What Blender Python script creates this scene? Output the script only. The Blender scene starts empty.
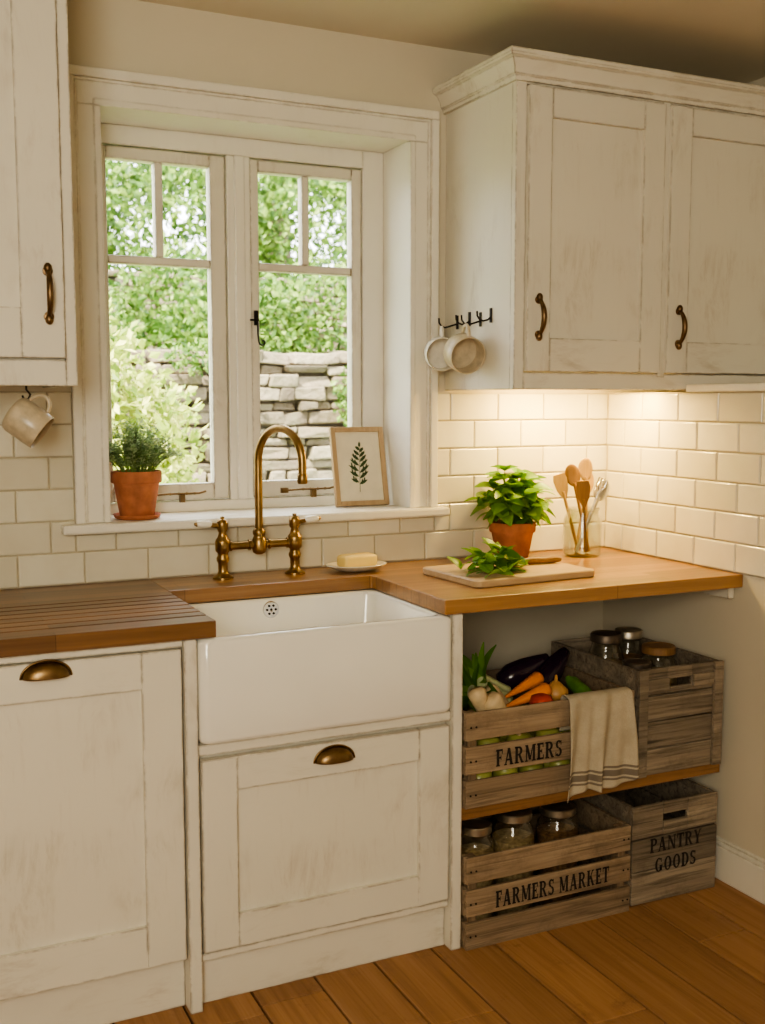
import bpy, math, random
import numpy as np
from mathutils import Vector, Matrix
random.seed(7); rng=np.random.default_rng(7)
scene=bpy.context.scene
rad=math.radians
ZF=-0.05; YB=3.085; YF=2.425; XR=2.329; ZC=0.90; ZCE=2.49; XL=-1.2; YBK=-1.8; XR2=2.80

# ------------------------------------------------------------ materials
def newmat(name):
    m=bpy.data.materials.new(name); m.use_nodes=True
    nt=m.node_tree; b=nt.nodes["Principled BSDF"]; return m,nt,b
def N(nt,t,**k):
    n=nt.nodes.new(t)
    for a,v in k.items(): setattr(n,a,v)
    return n
def texco(nt,scale=(1,1,1),rot=(0,0,0),kind='Object'):
    t=N(nt,'ShaderNodeTexCoord'); mp=N(nt,'ShaderNodeMapping')
    mp.inputs['Scale'].default_value=scale; mp.inputs['Rotation'].default_value=rot
    nt.links.new(t.outputs[kind],mp.inputs['Vector']); return mp.outputs['Vector']
def noise(nt,vec,scale=5,detail=4,rough=.55,dist=0):
    n=N(nt,'ShaderNodeTexNoise'); n.inputs['Scale'].default_value=scale; n.inputs['Detail'].default_value=detail
    n.inputs['Roughness'].default_value=rough; n.inputs['Distortion'].default_value=dist
    nt.links.new(vec,n.inputs['Vector']); return n.outputs['Fac']
def ramp(nt,fac,stops):
    r=N(nt,'ShaderNodeValToRGB'); e=r.color_ramp.elements
    while len(e)<len(stops): e.new(.5)
    for i,(p,c) in enumerate(stops):
        e[i].position=p; e[i].color=(c[0],c[1],c[2],1) if not isinstance(c,(int,float)) else (c,c,c,1)
    nt.links.new(fac,r.inputs['Fac']); return r.outputs['Color']
def mix(nt,fac,a,b,mode='MIX'):
    m=N(nt,'ShaderNodeMix',data_type='RGBA',blend_type=mode)
    if isinstance(fac,(int,float)): m.inputs[0].default_value=fac
    else: nt.links.new(fac,m.inputs[0])
    for i,v in ((6,a),(7,b)):
        if isinstance(v,(tuple,list)): m.inputs[i].default_value=(v[0],v[1],v[2],1)
        else: nt.links.new(v,m.inputs[i])
    return m.outputs[2]
def bump(nt,b,h,strength=.2,dist=.002):
    n=N(nt,'ShaderNodeBump'); n.inputs['Strength'].default_value=strength; n.inputs['Distance'].default_value=dist
    nt.links.new(h,n.inputs['Height']); nt.links.new(n.outputs['Normal'],b.inputs['Normal'])
def simple(name,col,rough=.5,metal=0,var=.12,vs=8,bs=.1,bscale=60,coat=0,spec=.5):
    m,nt,b=newmat(name)
    v=texco(nt); f=noise(nt,v,vs,5)
    d=tuple(c*(1-var) for c in col); l=tuple(min(1,c*(1+var)) for c in col)
    nt.links.new(ramp(nt,f,[(.3,d),(.7,l)]),b.inputs['Base Color'])
    b.inputs['Roughness'].default_value=rough; b.inputs['Metallic'].default_value=metal
    b.inputs['Coat Weight'].default_value=coat; b.inputs['Specular IOR Level'].default_value=spec
    if bs: bump(nt,b,noise(nt,v,bscale,3),bs,.001)
    return m
def painted(name,base,streak,axis='z',wear=(.15,.095,.055),wearamt=.92,rough=.46,marks=.50):
    m,nt,b=newmat(name)
    sc2={'z':(11,11,3.0),'x':(3.0,11,11),'y':(11,3.0,11)}[axis]
    sc3={'z':(90,90,9),'x':(9,90,90),'y':(90,9,90)}[axis]
    v1=texco(nt)
    big=noise(nt,v1,2.6,3,.5)
    col=mix(nt,ramp(nt,big,[(.45,0),(.75,.28)]),base,tuple(c*.80 for c in base))
    # rubbed, faded smudges where the topcoat has thinned
    mk=noise(nt,texco(nt,sc2),1.0,8,.78,.6)
    mask=mix(nt,1.0,ramp(nt,mk,[(.50,0),(.68,marks)]),ramp(nt,noise(nt,v1,4.3,3),[(.47,0),(.62,1)]),'MULTIPLY')
    col=mix(nt,mask,col,streak)
    fine=noise(nt,texco(nt,sc3),1.0,2,.5)
    col=mix(nt,ramp(nt,fine,[(.62,0),(.76,.08)]),col,streak)
    bv=N(nt,'ShaderNodeBevel'); bv.samples=4; bv.inputs['Radius'].default_value=.0075
    g=N(nt,'ShaderNodeNewGeometry'); dt=N(nt,'ShaderNodeVectorMath',operation='DOT_PRODUCT')
    nt.links.new(bv.outputs[0],dt.inputs[0]); nt.links.new(g.outputs['Normal'],dt.inputs[1])
    e=ramp(nt,dt.outputs['Value'],[(.90,1),(.998,0)])
    n2=ramp(nt,noise(nt,v1,11,7,.8),[(.42,0),(.56,1)])
    em=mix(nt,1.0,e,n2,'MULTIPLY'); em=mix(nt,1.0,em,(wearamt,)*3,'MULTIPLY')
    col=mix(nt,em,col,wear)
    nt.links.new(col,b.inputs['Base Color']); b.inputs['Roughness'].default_value=rough
    bump(nt,b,fine,.06,.0006); return m
def wood(name,c0,c1,c2,axis='x',rough=.4,coat=0,gs=1.0,bs=.2,island=0,stave=None,grime=0):
    m,nt,b=newmat(name)
    k=34*gs; sc={'x':(1.3*gs,k,k),'y':(k,1.3*gs,k),'z':(k,k,1.3*gs)}[axis]
    v=texco(nt,sc); g=noise(nt,v,1,8,.7,1.2)
    k2=7*gs; sc2={'x':(.5*gs,k2,k2),'y':(k2,.5*gs,k2),'z':(k2,k2,.5*gs)}[axis]
    g2=noise(nt,texco(nt,sc2),1,4,.6,1.5)
    col=mix(nt,.45,ramp(nt,g,[(.28,c0),(.5,c1),(.75,c2)]),ramp(nt,g2,[(.3,c0),(.55,c1),(.75,c2)]))
    if grime:
        k3=90; sc3={'x':(3,k3,k3),'z':(k3,k3,3)}[axis]
        col=mix(nt,ramp(nt,noise(nt,texco(nt,sc3),1,5,.7,.5),[(.50,0),(.66,grime)]),col,tuple(c*.35 for c in c0))
        col=mix(nt,ramp(nt,noise(nt,texco(nt),7,6,.75),[(.50,0),(.70,grime*.8)]),col,tuple(c*.7 for c in c0))
    if stave:
        br=N(nt,'ShaderNodeTexBrick'); br.inputs['Scale'].default_value=1
        br.inputs['Brick Width'].default_value=stave[0]; br.inputs['Row Height'].default_value=stave[1]
        br.inputs['Mortar Size'].default_value=.0010; br.inputs['Mortar Smooth'].default_value=.3
        br.inputs['Color1'].default_value=(.66,.66,.66,1); br.inputs['Color2'].default_value=(1.14,1.14,1.14,1)
        br.inputs['Mortar'].default_value=(.4,.38,.35,1); br.offset=.37
        nt.links.new(texco(nt),br.inputs['Vector'])
        col=mix(nt,1.0,col,br.outputs['Color'],'MULTIPLY')
    if island:
        gi=N(nt,'ShaderNodeNewGeometry')
        col=mix(nt,1.0,col,ramp(nt,gi.outputs['Random Per Island'],[(0,1-island),(1,1+island*.6)]),'MULTIPLY')
    nt.links.new(col,b.inputs['Base Color']); b.inputs['Roughness'].default_value=rough
    b.inputs['Coat Weight'].default_value=coat; b.inputs['Coat Roughness'].default_value=.15
    bump(nt,b,g,bs,.0015); return m

CAB=(.725,.685,.585); CABD=(.38,.30,.215)
M_cab=painted('cabinet_paint_vertical',CAB,CABD,'z')
M_cabx=painted('cabinet_paint_horizontal',CAB,CABD,'x')
M_trim=painted('window_paint',(.79,.75,.655),(.60,.53,.42),'z',wearamt=.4,rough=.4,marks=.3)
M_sash=painted('sash_paint',(.70,.65,.55),(.36,.29,.21),'z',wearamt=1.0,rough=.45,marks=.6)
M_wall=simple('wall_plaster',(.62,.56,.44),.8,var=.04,vs=2,bs=.15,bscale=25)
M_ceil=simple('ceiling_plaster',(.70,.64,.52),.85,var=.04,vs=2)
M_top=wood('oiled_worktop_oak',(.17,.078,.026),(.33,.165,.058),(.47,.26,.105),'x',.34,.25,1,.15,stave=(.55,.045))
M_top_shade=wood('shaded_worktop_oak',(.105,.048,.018),(.22,.108,.042),(.35,.185,.078),'x',.36,.2,1,.2,stave=(.6,.05))  # darker copy of the worktop oak; dimmer light on the left put into colour
M_shelf=wood('shelf_oak',(.16,.07,.025),(.28,.14,.052),(.40,.21,.085),'x',.5,grime=.4)
M_board=wood('chopping_board_wood',(.34,.22,.11),(.48,.33,.18),(.60,.44,.26),'x',.55)
M_crate=wood('weathered_pine',(.125,.084,.050),(.32,.23,.145),(.52,.40,.27),'x',.85,0,1,.8,island=.28,grime=.6)
M_crated=wood('weathered_grey_pine',(.090,.070,.050),(.25,.20,.145),(.48,.40,.30),'x',.88,0,1,.9,island=.35,grime=.65)
M_cratez=wood('weathered_pine_post',(.10,.066,.036),(.23,.155,.092),(.36,.27,.17),'z',.85,0,1,.7,island=.2,grime=.5)
M_spoon=wood('utensil_wood',(.34,.20,.07),(.50,.32,.12),(.62,.43,.19),'z',.5)
M_spoond=wood('utensil_dark_wood',(.15,.075,.028),(.27,.14,.05),(.36,.21,.08),'z',.5)
M_pic=wood('picture_frame_oak',(.32,.21,.11),(.45,.31,.17),(.55,.40,.24),'z',.5)
M_brass=simple('aged_brass',(.34,.225,.095),.34,1,.30,18,.06,90)
M_bronze=simple('antique_bronze',(.17,.11,.06),.42,1,.35,25,.1,90)
M_brassd=simple('dark_brass',(.22,.145,.07),.36,1,.3,25,.1,90)
M_iron=simple('black_iron',(.03,.025,.022),.5,.8,.2)
M_steel=simple('brushed_steel',(.55,.54,.52),.28,1,.1)
M_chrome=simple('chrome',(.75,.75,.74),.12,1,.03)
M_lid=simple('zinc_lid',(.46,.41,.33),.42,1,.25,20)
M_lidd=simple('dark_lid',(.13,.10,.075),.45,.6,.25,20)
M_sink=simple('fireclay_glaze',(.85,.825,.75),.12,0,.02,4,.02,8,coat=.5)
M_porc=simple('porcelain',(.82,.79,.70),.15,0,.04,10,0,coat=.5)
M_mug=simple('stoneware_glaze',(.56,.47,.33),.28,0,.18,45,.08,60)
M_mugw=simple('white_stoneware',(.72,.67,.57),.25,0,.10,45,.05,60)
M_terra=simple('terracotta',(.40,.14,.062),.8,0,.28,22,.3,120)
M_soil=simple('soil',(.035,.022,.014),1,0,.4,60,1,90)
M_soap=simple('soap',(.86,.64,.22),.4,0,.04,10,.1,20)
M_paper=simple('mat_paper',(.74,.67,.51),.9,0,.05,30,.05,200)
M_ink=simple('botanical_ink',(.045,.075,.03),.9,0,.3,80,0)
M_text=simple('stencil_ink',(.022,.017,.013),.9,0,.4,90,.3,200)
M_grout=simple('tile_grout',(.50,.43,.31),.9,0,.1,40,.3,200)
M_carrot=simple('carrot_skin',(.72,.22,.035),.5,0,.2,30,.3,60)
M_parsnip=simple('parsnip_skin',(.60,.46,.27),.6,0,.2,30,.3,60)
M_leekw=simple('leek_white',(.58,.62,.34),.45,0,.15,30,.1,60)
M_leekg=simple('leek_green',(.12,.27,.05),.5,0,.3,20,.2,60)
M_auber=simple('aubergine_skin',(.02,.008,.022),.18,0,.1,8,0)
M_apple=simple('green_apple_skin',(.32,.33,.08),.35,0,.3,12,0)
M_tom=simple('tomato_skin',(.45,.05,.02),.25,0,.2,8,0)
M_onion=simple('onion_skin',(.45,.24,.08),.4,0,.25,14,.05,40)
M_grain=simple('jar_contents',(.40,.29,.15),.8,0,.4,90,.6,150)
M_beans=simple('jar_beans',(.22,.12,.05),.8,0,.5,90,.6,150)

def tile_mat():
    m,nt,b=newmat('cream_metro_glaze')
    g=N(nt,'ShaderNodeNewGeometry')
    c=ramp(nt,g.outputs['Random Per Island'],[(0,(.63,.585,.46)),(.5,(.70,.655,.53)),(1,(.74,.70,.575))])
    n=noise(nt,texco(nt),9,4); c=mix(nt,ramp(nt,n,[(.4,0),(.75,.35)]),c,(.60,.53,.39))
    nt.links.new(c,b.inputs['Base Color']); b.inputs['Roughness'].default_value=.18
    b.inputs['Coat Weight'].default_value=.3
    bump(nt,b,noise(nt,texco(nt),11,2),.35,.004); return m
M_tile=tile_mat()
def floor_mat():
    m,nt,b=newmat('painted_floorboards')
    gi=N(nt,'ShaderNodeNewGeometry')
    g=noise(nt,texco(nt,(30,1.1,30)),1,7,.7,1.0)
    c=ramp(nt,g,[(.28,(.25,.125,.054)),(.5,(.365,.19,.085)),(.78,(.45,.255,.125))])
    c=mix(nt,1.0,c,ramp(nt,gi.outputs['Random Per Island'],[(0,.84),(1,1.10)]),'MULTIPLY')
    w=noise(nt,texco(nt),7,8,.75); c=mix(nt,ramp(nt,w,[(.57,0),(.74,.6)]),c,(.15,.075,.035))
    nt.links.new(c,b.inputs['Base Color']); b.inputs['Roughness'].default_value=.70; b.inputs['Specular IOR Level'].default_value=.35
    bump(nt,b,g,.35,.002); return m
M_floor=floor_mat()
def glass_mat(name,thin):
    m=bpy.data.materials.new(name); m.use_nodes=True; nt=m.node_tree; nt.nodes.clear()
    o=N(nt,'ShaderNodeOutputMaterial')
    tr=N(nt,'ShaderNodeBsdfTransparent'); gl=N(nt,'ShaderNodeBsdfGlossy'); gl.inputs['Roughness'].default_value=.03
    lw=N(nt,'ShaderNodeLayerWeight'); lw.inputs['Blend'].default_value=.25 if thin else .35
    if not thin: tr.inputs['Color'].default_value=(.95,.97,.95,1)
    mul=N(nt,'ShaderNodeMath',operation='MULTIPLY_ADD'); mul.inputs[1].default_value=.5 if thin else .7; mul.inputs[2].default_value=.02 if thin else .05
    nt.links.new(lw.outputs['Facing'],mul.inputs[0])
    mx=N(nt,'ShaderNodeMixShader'); nt.links.new(mul.outputs[0],mx.inputs[0])
    nt.links.new(tr.outputs[0],mx.inputs[1]); nt.links.new(gl.outputs[0],mx.inputs[2]); nt.links.new(mx.outputs[0],o.inputs['Surface']); return m
M_pane=glass_mat('window_glass',True); M_jar=glass_mat('jar_glass',False)
def leaf_mat(name,c0,c1,c2,rough=.45,trans=.35):
    m=bpy.data.materials.new(name); m.use_nodes=True; nt=m.node_tree; b=nt.nodes["Principled BSDF"]; o=nt.nodes["Material Output"]
    g=N(nt,'ShaderNodeNewGeometry'); c=ramp(nt,g.outputs['Random Per Island'],[(0,c0),(.5,c1),(1,c2)])
    nt.links.new(c,b.inputs['Base Color']); b.inputs['Roughness'].default_value=rough
    t=N(nt,'ShaderNodeBsdfTranslucent'); nt.links.new(c,t.inputs['Color'])
    mx=N(nt,'ShaderNodeMixShader'); mx.inputs[0].default_value=trans
    nt.links.new(b.outputs[0],mx.inputs[1]); nt.links.new(t.outputs[0],mx.inputs[2]); nt.links.new(mx.outputs[0],o.inputs['Surface']); return m
M_basil=leaf_mat('basil_leaf',(.085,.21,.018),(.165,.34,.035),(.27,.46,.07),.35)
M_thyme=leaf_mat('thyme_leaf',(.20,.30,.13),(.34,.45,.22),(.52,.60,.36),.6,.5)
M_leafy=leaf_mat('sunny_shrub_leaf',(.16,.25,.03),(.40,.48,.08),(.80,.78,.30),.5,.5)
M_leafg=leaf_mat('hedge_leaf',(.030,.08,.012),(.12,.23,.035),(.34,.46,.10),.5,.45)
M_leafd=leaf_mat('tree_leaf',(.030,.07,.020),(.11,.20,.05),(.36,.46,.16),.5,.45)
M_stem=simple('plant_stem',(.16,.26,.07),.6)
M_bark=simple('bark',(.11,.08,.055),.9,0,.3,20,.8,30)
M_grass=simple('grass',(.15,.24,.06),.9,0,.3,6,.8,40)
def stone_mat():
    m,nt,b=newmat('dry_stone'); g=N(nt,'ShaderNodeNewGeometry')
    c=ramp(nt,g.outputs['Random Per Island'],[(0,(.085,.064,.042)),(.5,(.18,.14,.092)),(1,(.30,.25,.175))])
    c=mix(nt,ramp(nt,noise(nt,texco(nt),9,6,.7),[(.42,0),(.68,.75)]),c,(.13,.12,.07))
    nt.links.new(c,b.inputs['Base Color']); b.inputs['Roughness'].default_value=.9
    bump(nt,b,noise(nt,texco(nt),25,6),.9,.02); return m
M_stone=stone_mat()

# ------------------------------------------------------------ mesh tools
def empty(name,loc=(0,0,0)):
    e=bpy.data.objects.new(name,None); e.location=loc; e.empty_display_size=.05
    scene.collection.objects.link(e); return e
class MB:
    def __init__(s): s.v=[]; s.f=[]
    def add(s,vs,fs,M=None):
        o=len(s.v)
        for p in vs:
            p=Vector(p); s.v.append(tuple(M@p) if M else tuple(p))
        for f in fs: s.f.append(tuple(i+o for i in f))
        return s
    def box(s,x0,x1,y0,y1,z0,z1,M=None):
        v=[(x0,y0,z0),(x1,y0,z0),(x1,y1,z0),(x0,y1,z0),(x0,y0,z1),(x1,y0,z1),(x1,y1,z1),(x0,y1,z1)]
        return s.add(v,[(0,3,2,1),(4,5,6,7),(0,1,5,4),(1,2,6,5),(2,3,7,6),(3,0,4,7)],M)
    def lathe(s,prof,M=None,seg=32,sx=1,sy=1):
        v=[];f=[];n=len(prof)
        for r,z in prof:
            for k in range(seg):
                a=2*math.pi*k/seg; v.append((r*sx*math.cos(a),r*sy*math.sin(a),z))
        for i in range(n-1):
            for k in range(seg):
                a=i*seg+k;b=i*seg+(k+1)%seg; f.append((a,b,b+seg,a+seg))
        if prof[0][0]>1e-5: f.append(tuple(reversed(range(seg))))
        if prof[-1][0]>1e-5: f.append(tuple(range((n-1)*seg,n*seg)))
        return s.add(v,f,M)
    def tube(s,pts,r,M=None,seg=10):
        pts=[Vector(p) for p in pts]; n=len(pts)
        rr=r if isinstance(r,(list,tuple)) else [r]*n
        T=[(pts[min(i+1,n-1)]-pts[max(i-1,0)]).normalized() for i in range(n)]
        up=Vector((0,0,1)) if abs(T[0].z)<.9 else Vector((1,0,0))
        u=T[0].cross(up).normalized(); v=[];f=[]
        for i in range(n):
            u=(u-T[i]*u.dot(T[i])).normalized(); w=T[i].cross(u)
            for k in range(seg):
                a=2*math.pi*k/seg; v.append(pts[i]+(u*math.cos(a)+w*math.sin(a))*rr[i])
        for i in range(n-1):
            for k in range(seg):
                a=i*seg+k;b=i*seg+(k+1)%seg; f.append((a,b,b+seg,a+seg))
        f.append(tuple(reversed(range(seg)))); f.append(tuple(range((n-1)*seg,n*seg)))
        return s.add(v,f,M)
    def build(s,name,mat,parent=None,smooth=0,bevel=0,local=False,solid=0,sub=0,fixn=True):
        me=bpy.data.meshes.new(name)
        V=[Vector(p) for p in s.v]
        if local: c=Vector((0,0,0))
        else:
            lo=Vector([min(p[i] for p in V) for i in range(3)]); hi=Vector([max(p[i] for p in V) for i in range(3)]); c=(lo+hi)/2
        me.from_pydata([tuple(p-c) for p in V],[],s.f)
        ob=bpy.data.objects.new(name,me); scene.collection.objects.link(ob)
        if mat: me.materials.append(mat)
        if parent:
            ob.parent=parent; ob.location=c-(Vector(parent.location) if not local else Vector((0,0,0)))
        else: ob.location=c
        if fixn:
            import bmesh
            bm=bmesh.new(); bm.from_mesh(me); bmesh.ops.recalc_face_normals(bm,faces=bm.faces); bm.to_mesh(me); bm.free()
        if smooth:
            me.polygons.foreach_set('use_smooth',[True]*len(me.polygons))
            if smooth<180: me.set_sharp_from_angle(angle=rad(smooth))
        if solid:
            m=ob.modifiers.new('s','SOLIDIFY'); m.thickness=solid; m.offset=0
        if bevel:
            m=ob.modifiers.new('b','BEVEL'); m.width=bevel; m.segments=2; m.limit_method='ANGLE'; m.angle_limit=rad(30)
        if sub:
            m=ob.modifiers.new('u','SUBSURF'); m.levels=sub; m.render_levels=sub
        return ob
def T(x,y,z): return Matrix.Translation((x,y,z))
def R(ax,d): return Matrix.Rotation(rad(d),4,ax)
def axisM(o,zdir,xdir):
    z=Vector(zdir).normalized(); x=Vector(xdir); x=(x-z*x.dot(z)).normalized(); y=z.cross(x)
    m=Matrix((x,y,z)).transposed().to_4x4(); m.translation=Vector(o); return m
def bx(name,x0,x1,y0,y1,z0,z1,mat,parent=None,bevel=.002):
    return MB().box(x0,x1,y0,y1,z0,z1).build(name,mat,parent,bevel=bevel)

# ------------------------------------------------------------ room shell
WX0,WX1,WZ0,WZ1=.605,1.573,1.045,2.213
m=MB(); m.box(XL-.1,WX0,YB,YB+.25,ZF-.1,ZCE+.1).box(WX1,XR2+.1,YB,YB+.25,ZF-.1,ZCE+.1).box(WX0,WX1,YB,YB+.25,ZF-.1,WZ0).box(WX0,WX1,YB,YB+.25,WZ1,ZCE+.1)
m.build('wall_back',M_wall)
MB().box(XL-.1,XL,YBK,YB,ZF-.1,ZCE+.1).build('wall_left',M_wall)
MB().box(XR2,XR2+.1,YBK,YB,ZF-.1,ZCE+.1).build('wall_right',M_wall)
MB().box(XR,XR2,YBK,YB,ZF-.1,1.434).build('wall_right_lower',M_wall)
MB().box(XL-.1,XR2+.1,YBK-.1,YBK,ZF-.1,ZCE+.1).build('wall_front',M_wall)
MB().box(XL-.2,XR2+.2,YBK-.2,YB+.3,ZCE,ZCE+.12).build('ceiling',M_ceil)
m=MB(); x=XL
while x<XR:
    w=.168; y=YBK-random.random()*1.5
    while y<YB:
        L=random.uniform(1.6,2.9); y0=max(y,YBK); y1=min(y+L,YB)
        if y1>y0: m.box(x+.003,min(x+w,XR)-.003,y0+.002,y1-.002,ZF-.02,ZF)
        y+=L
    x+=w
fo=m.build('floor',M_floor,bevel=.003); MB().box(XL,XR,YBK,YB,ZF-.05,ZF-.012).build('subfloor',M_soil,fo)
bx('trim_1',XR-.016,XR2,YBK,2.672,1.434,1.458,M_trim,bevel=.004)
m=MB(); m.box(XR-.018,XR,YBK,YB-.001,ZF,.055); m.box(XR-.013,XR,YBK,YB-.001,.055,.068); m.box(XR-.007,XR,YBK,YB-.001,.068,.078)
m.build('baseboard_right',M_trim,bevel=.004)

# ------------------------------------------------------------ tiles
TW,TH,G=.178,.0885,.003
def tile(m,plane,a0,a1,z0,z1):
    if a1-a0<.012 or z1-z0<.012: return
    g=G/2; a0+=g;a1-=g;z0+=g;z1-=g; c=.0035
    t=[random.uniform(-.0006,.0006) for _ in range(4)]
    P=[]
    for (d,ins) in ((0,0),(.006,0),(.009,c)):
        for k,(a,z) in enumerate(((a0+ins,z0+ins),(a1-ins,z0+ins),(a1-ins,z1-ins),(a0+ins,z1-ins))):
            dd=d+(t[k] if d>.008 else 0)
            P.append((a,YB-.002-dd,z) if plane=='b' else (XR-.002-dd,a,z))
    F=[(8,9,10,11)]
    for l in (0,4):
        for k in range(4): F.append((l+k,l+(k+1)%4,l+4+(k+1)%4,l+4+k))
    m.add(P,F)
mb=MB(); mr=MB(); row=0; z=ZC+.001
while z<1.432:
    z1=min(z+TH,1.433); off=(row%2)*TW/2-.03
    regs=[(XL,XR-.002,z1)] if z1<=1.045 else [(XL,.528,z1),(.528,1.652,min(z1,1.040)),(1.652,XR-.002,z1)]
    for r0,r1,zz in regs:
        a=XL-TW+off
        while a<XR:
            tile(mb,'b',max(a,r0),min(a+TW,r1),z,zz); a+=TW
    a=YBK+off
    while a<YB:
        tile(mr,'r',max(a,YBK),min(a+TW,YB-.012),z,z1); a+=TW
    z+=TH; row+=1
g=empty('wall_tiles_back',(1,YB,1.1)); mb.build('glazed_tiles',M_tile,g,bevel=.0012)
m=MB(); m.box(XL,.528,YB-.004,YB,ZC,1.433).box(.528,1.652,YB-.004,YB,ZC,1.040).box(1.652,XR,YB-.004,YB,ZC,1.433); m.build('grout',M_grout,g)
g=empty('wall_tiles_right',(XR,1,1.1)); mr.build('glazed_tiles',M_tile,g,bevel=.0012)
MB().box(XR-.004,XR,YBK,YB-.004,ZC,1.433).build('grout',M_grout,g)

# ------------------------------------------------------------ window
g=empty('window_1',(1.09,3.2,1.6))
ox0,ox1,oz0,oz1=.618,1.56,1.07,2.20
m=MB(); m.box(WX0,ox0,YB-.001,3.33,WZ0,WZ1).box(ox1,WX1,YB-.001,3.33,WZ0,WZ1).box(ox0,ox1,YB-.001,3.33,oz1,WZ1)
m.build('reveal_lining',M_trim,g,bevel=.002)
m=MB()
def casing(m,o,i,y0,y1):
    x0,x1,z1=ox0-o,ox1+o,oz1+o; a0,a1,b1=ox0-i,ox1+i,oz1+i
    m.box(x0,a0,y0,y1,1.07,b1); m.box(a1,x1,y0,y1,1.07,b1); m.box(x0,x1,y0,y1,b1,z1)
casing(m,.09,-.002,YB-.018,YB+.001); casing(m,.092,.066,YB-.032,YB-.017); casing(m,.066,.058,YB-.024,YB-.017); casing(m,.014,-.004,YB-.024,YB-.017)
m.build('casing',M_trim,g,bevel=.003)
m=MB(); m.box(.487,1.688,3.035,YB,1.042,1.070).box(ox0,ox1,YB,3.335,1.045,1.070); m.build('sill_board',M_trim,g,bevel=.007)
FY0,FY1=3.262,3.325
m=MB(); m.box(ox0,.646,FY0,FY1,1.07,oz1).box(1.487,ox1,FY0,FY1,1.07,oz1).box(.646,1.487,FY0,FY1,2.145,oz1).box(.646,1.487,FY0,FY1,1.07,1.102).box(1.034,1.108,FY0,FY1,1.102,2.145)
m.build('frame',M_trim,g,bevel=.003)
m=MB(); m.box(1.055,1.088,FY0-.012,FY0+.001,1.102,2.145); m.build('mullion_bead',M_trim,g,bevel=.004)
m=MB(); mg=MB()
for x0,x1,ls,rs in ((.649,1.031,.026,.048),(1.111,1.484,.026,.034)):
    a,b=FY0+.008,FY0+.048; z0,z1=1.105,2.141
    m.box(x0,x0+ls,a,b,z0,z1).box(x1-rs,x1,a,b,z0,z1).box(x0+ls,x1-rs,a,b,z0,z0+.05).box(x0+ls,x1-rs,a,b,z1-.035,z1)
    m.box(x0+ls,x1-rs,a+.004,b,1.808,1.832); xm=(x0+ls+x1-rs)/2; m.box(xm-.012,xm+.012,a+.004,b,1.832,z1-.035)
    mg.box(x0+ls-.005,x1-rs+.005,a+.022,a+.026,z0+.045,z1-.03)
m.build('sashes',M_sash,g,bevel=.003); mg.build('panes',M_pane,g)
m=MB()
for x0 in (.78,1.21):
    m.tube([(x0,FY0-.004,1.124),(x0+.05,FY0-.012,1.127),(x0+.15,FY0-.012,1.127),(x0+.17,FY0-.016,1.133)],.0032)
    for q in range(4): m.lathe([(.0045,-.002),(.0045,.002)],axisM((x0+.06+.025*q,FY0-.012,1.127),(1,0,0),(0,0,1)),10)
    m.box(x0-.010,x0+.012,FY0-.006,FY0+.009,1.116,1.132); m.box(x0+.09,x0+.105,FY0-.014,FY0+.004,1.100,1.124)
m.build('casement_stays',M_brassd,g,smooth=50)
m=MB()
pts=[(1.126,FY0-.006,1.67),(1.124,FY0-.012,1.64),(1.123,FY0-.016,1.61),(1.125,FY0-.018,1.590)]
for k in range(9):
    a=math.pi+k*.6; rr=.012*(1-k/13); pts.append((1.137+rr*math.cos(a),FY0-.018,1.588+rr*math.sin(a)))
m.tube(pts,.0028); m.box(1.118,1.130,FY0-.002,FY0+.009,1.64,1.685); m.tube([(1.124,FY0+.004,1.655),(1.124,FY0-.012,1.655)],.005); m.tube([(1.10,FY0-.010,1.655),(1.125,FY0-.010,1.655)],.003)
m.build('monkey_tail_latch',M_iron,g,smooth=50)

# ------------------------------------------------------------ doors / handles
def shaker(g,name,x0,x1,z0,z1,y,st,rt,rb,th=.022):
    m=MB(); m.box(x0,x0+st,y,y+th,z0,z1).box(x1-st,x1,y,y+th,z0,z1); m.build(name+'_stiles',M_cab,g,bevel=.0018)
    m=MB(); m.box(x0+st+.0003,x1-st-.0003,y+.0003,y+th,z1-rt,z1).box(x0+st+.0003,x1-st-.0003,y+.0003,y+th,z0,z0+rb); m.build(name+'_rails',M_cabx,g,bevel=.0012)
    bx(name+'_panel',x0+st-.004,x1-st+.004,y+.013,y+th-.002,z0+rb-.004,z1-rt+.004,M_cab,g,.001)
def bow(g,x,y,z,L=.125):
    m=MB(); pts=[];rr=[]
    for k in range(15):
        t=k/14; s=math.sin(math.pi*t); pts.append((x,y-.004-.026*s**.6,z-L/2+L*t)); rr.append(.0050+.0030*s)
    m.tube(pts,rr,seg=10)
    for zz in (z-L/2,z+L/2):
        m.lathe([(.001,-.001),(.012,0),(.0115,.004),(.006,.006)],axisM((x,y,zz),(0,-1,0),(0,0,1)),14)
        m.lathe([(.004,-.018),(.009,-.012),(.0095,-.004),(.006,0.004)] if zz<z else [(.006,-.004),(.0095,.004),(.009,.012),(.004,.018)],T(x,y-.005,zz),12)
    m.build('bow_handle',M_bronze,g,smooth=60)
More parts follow.
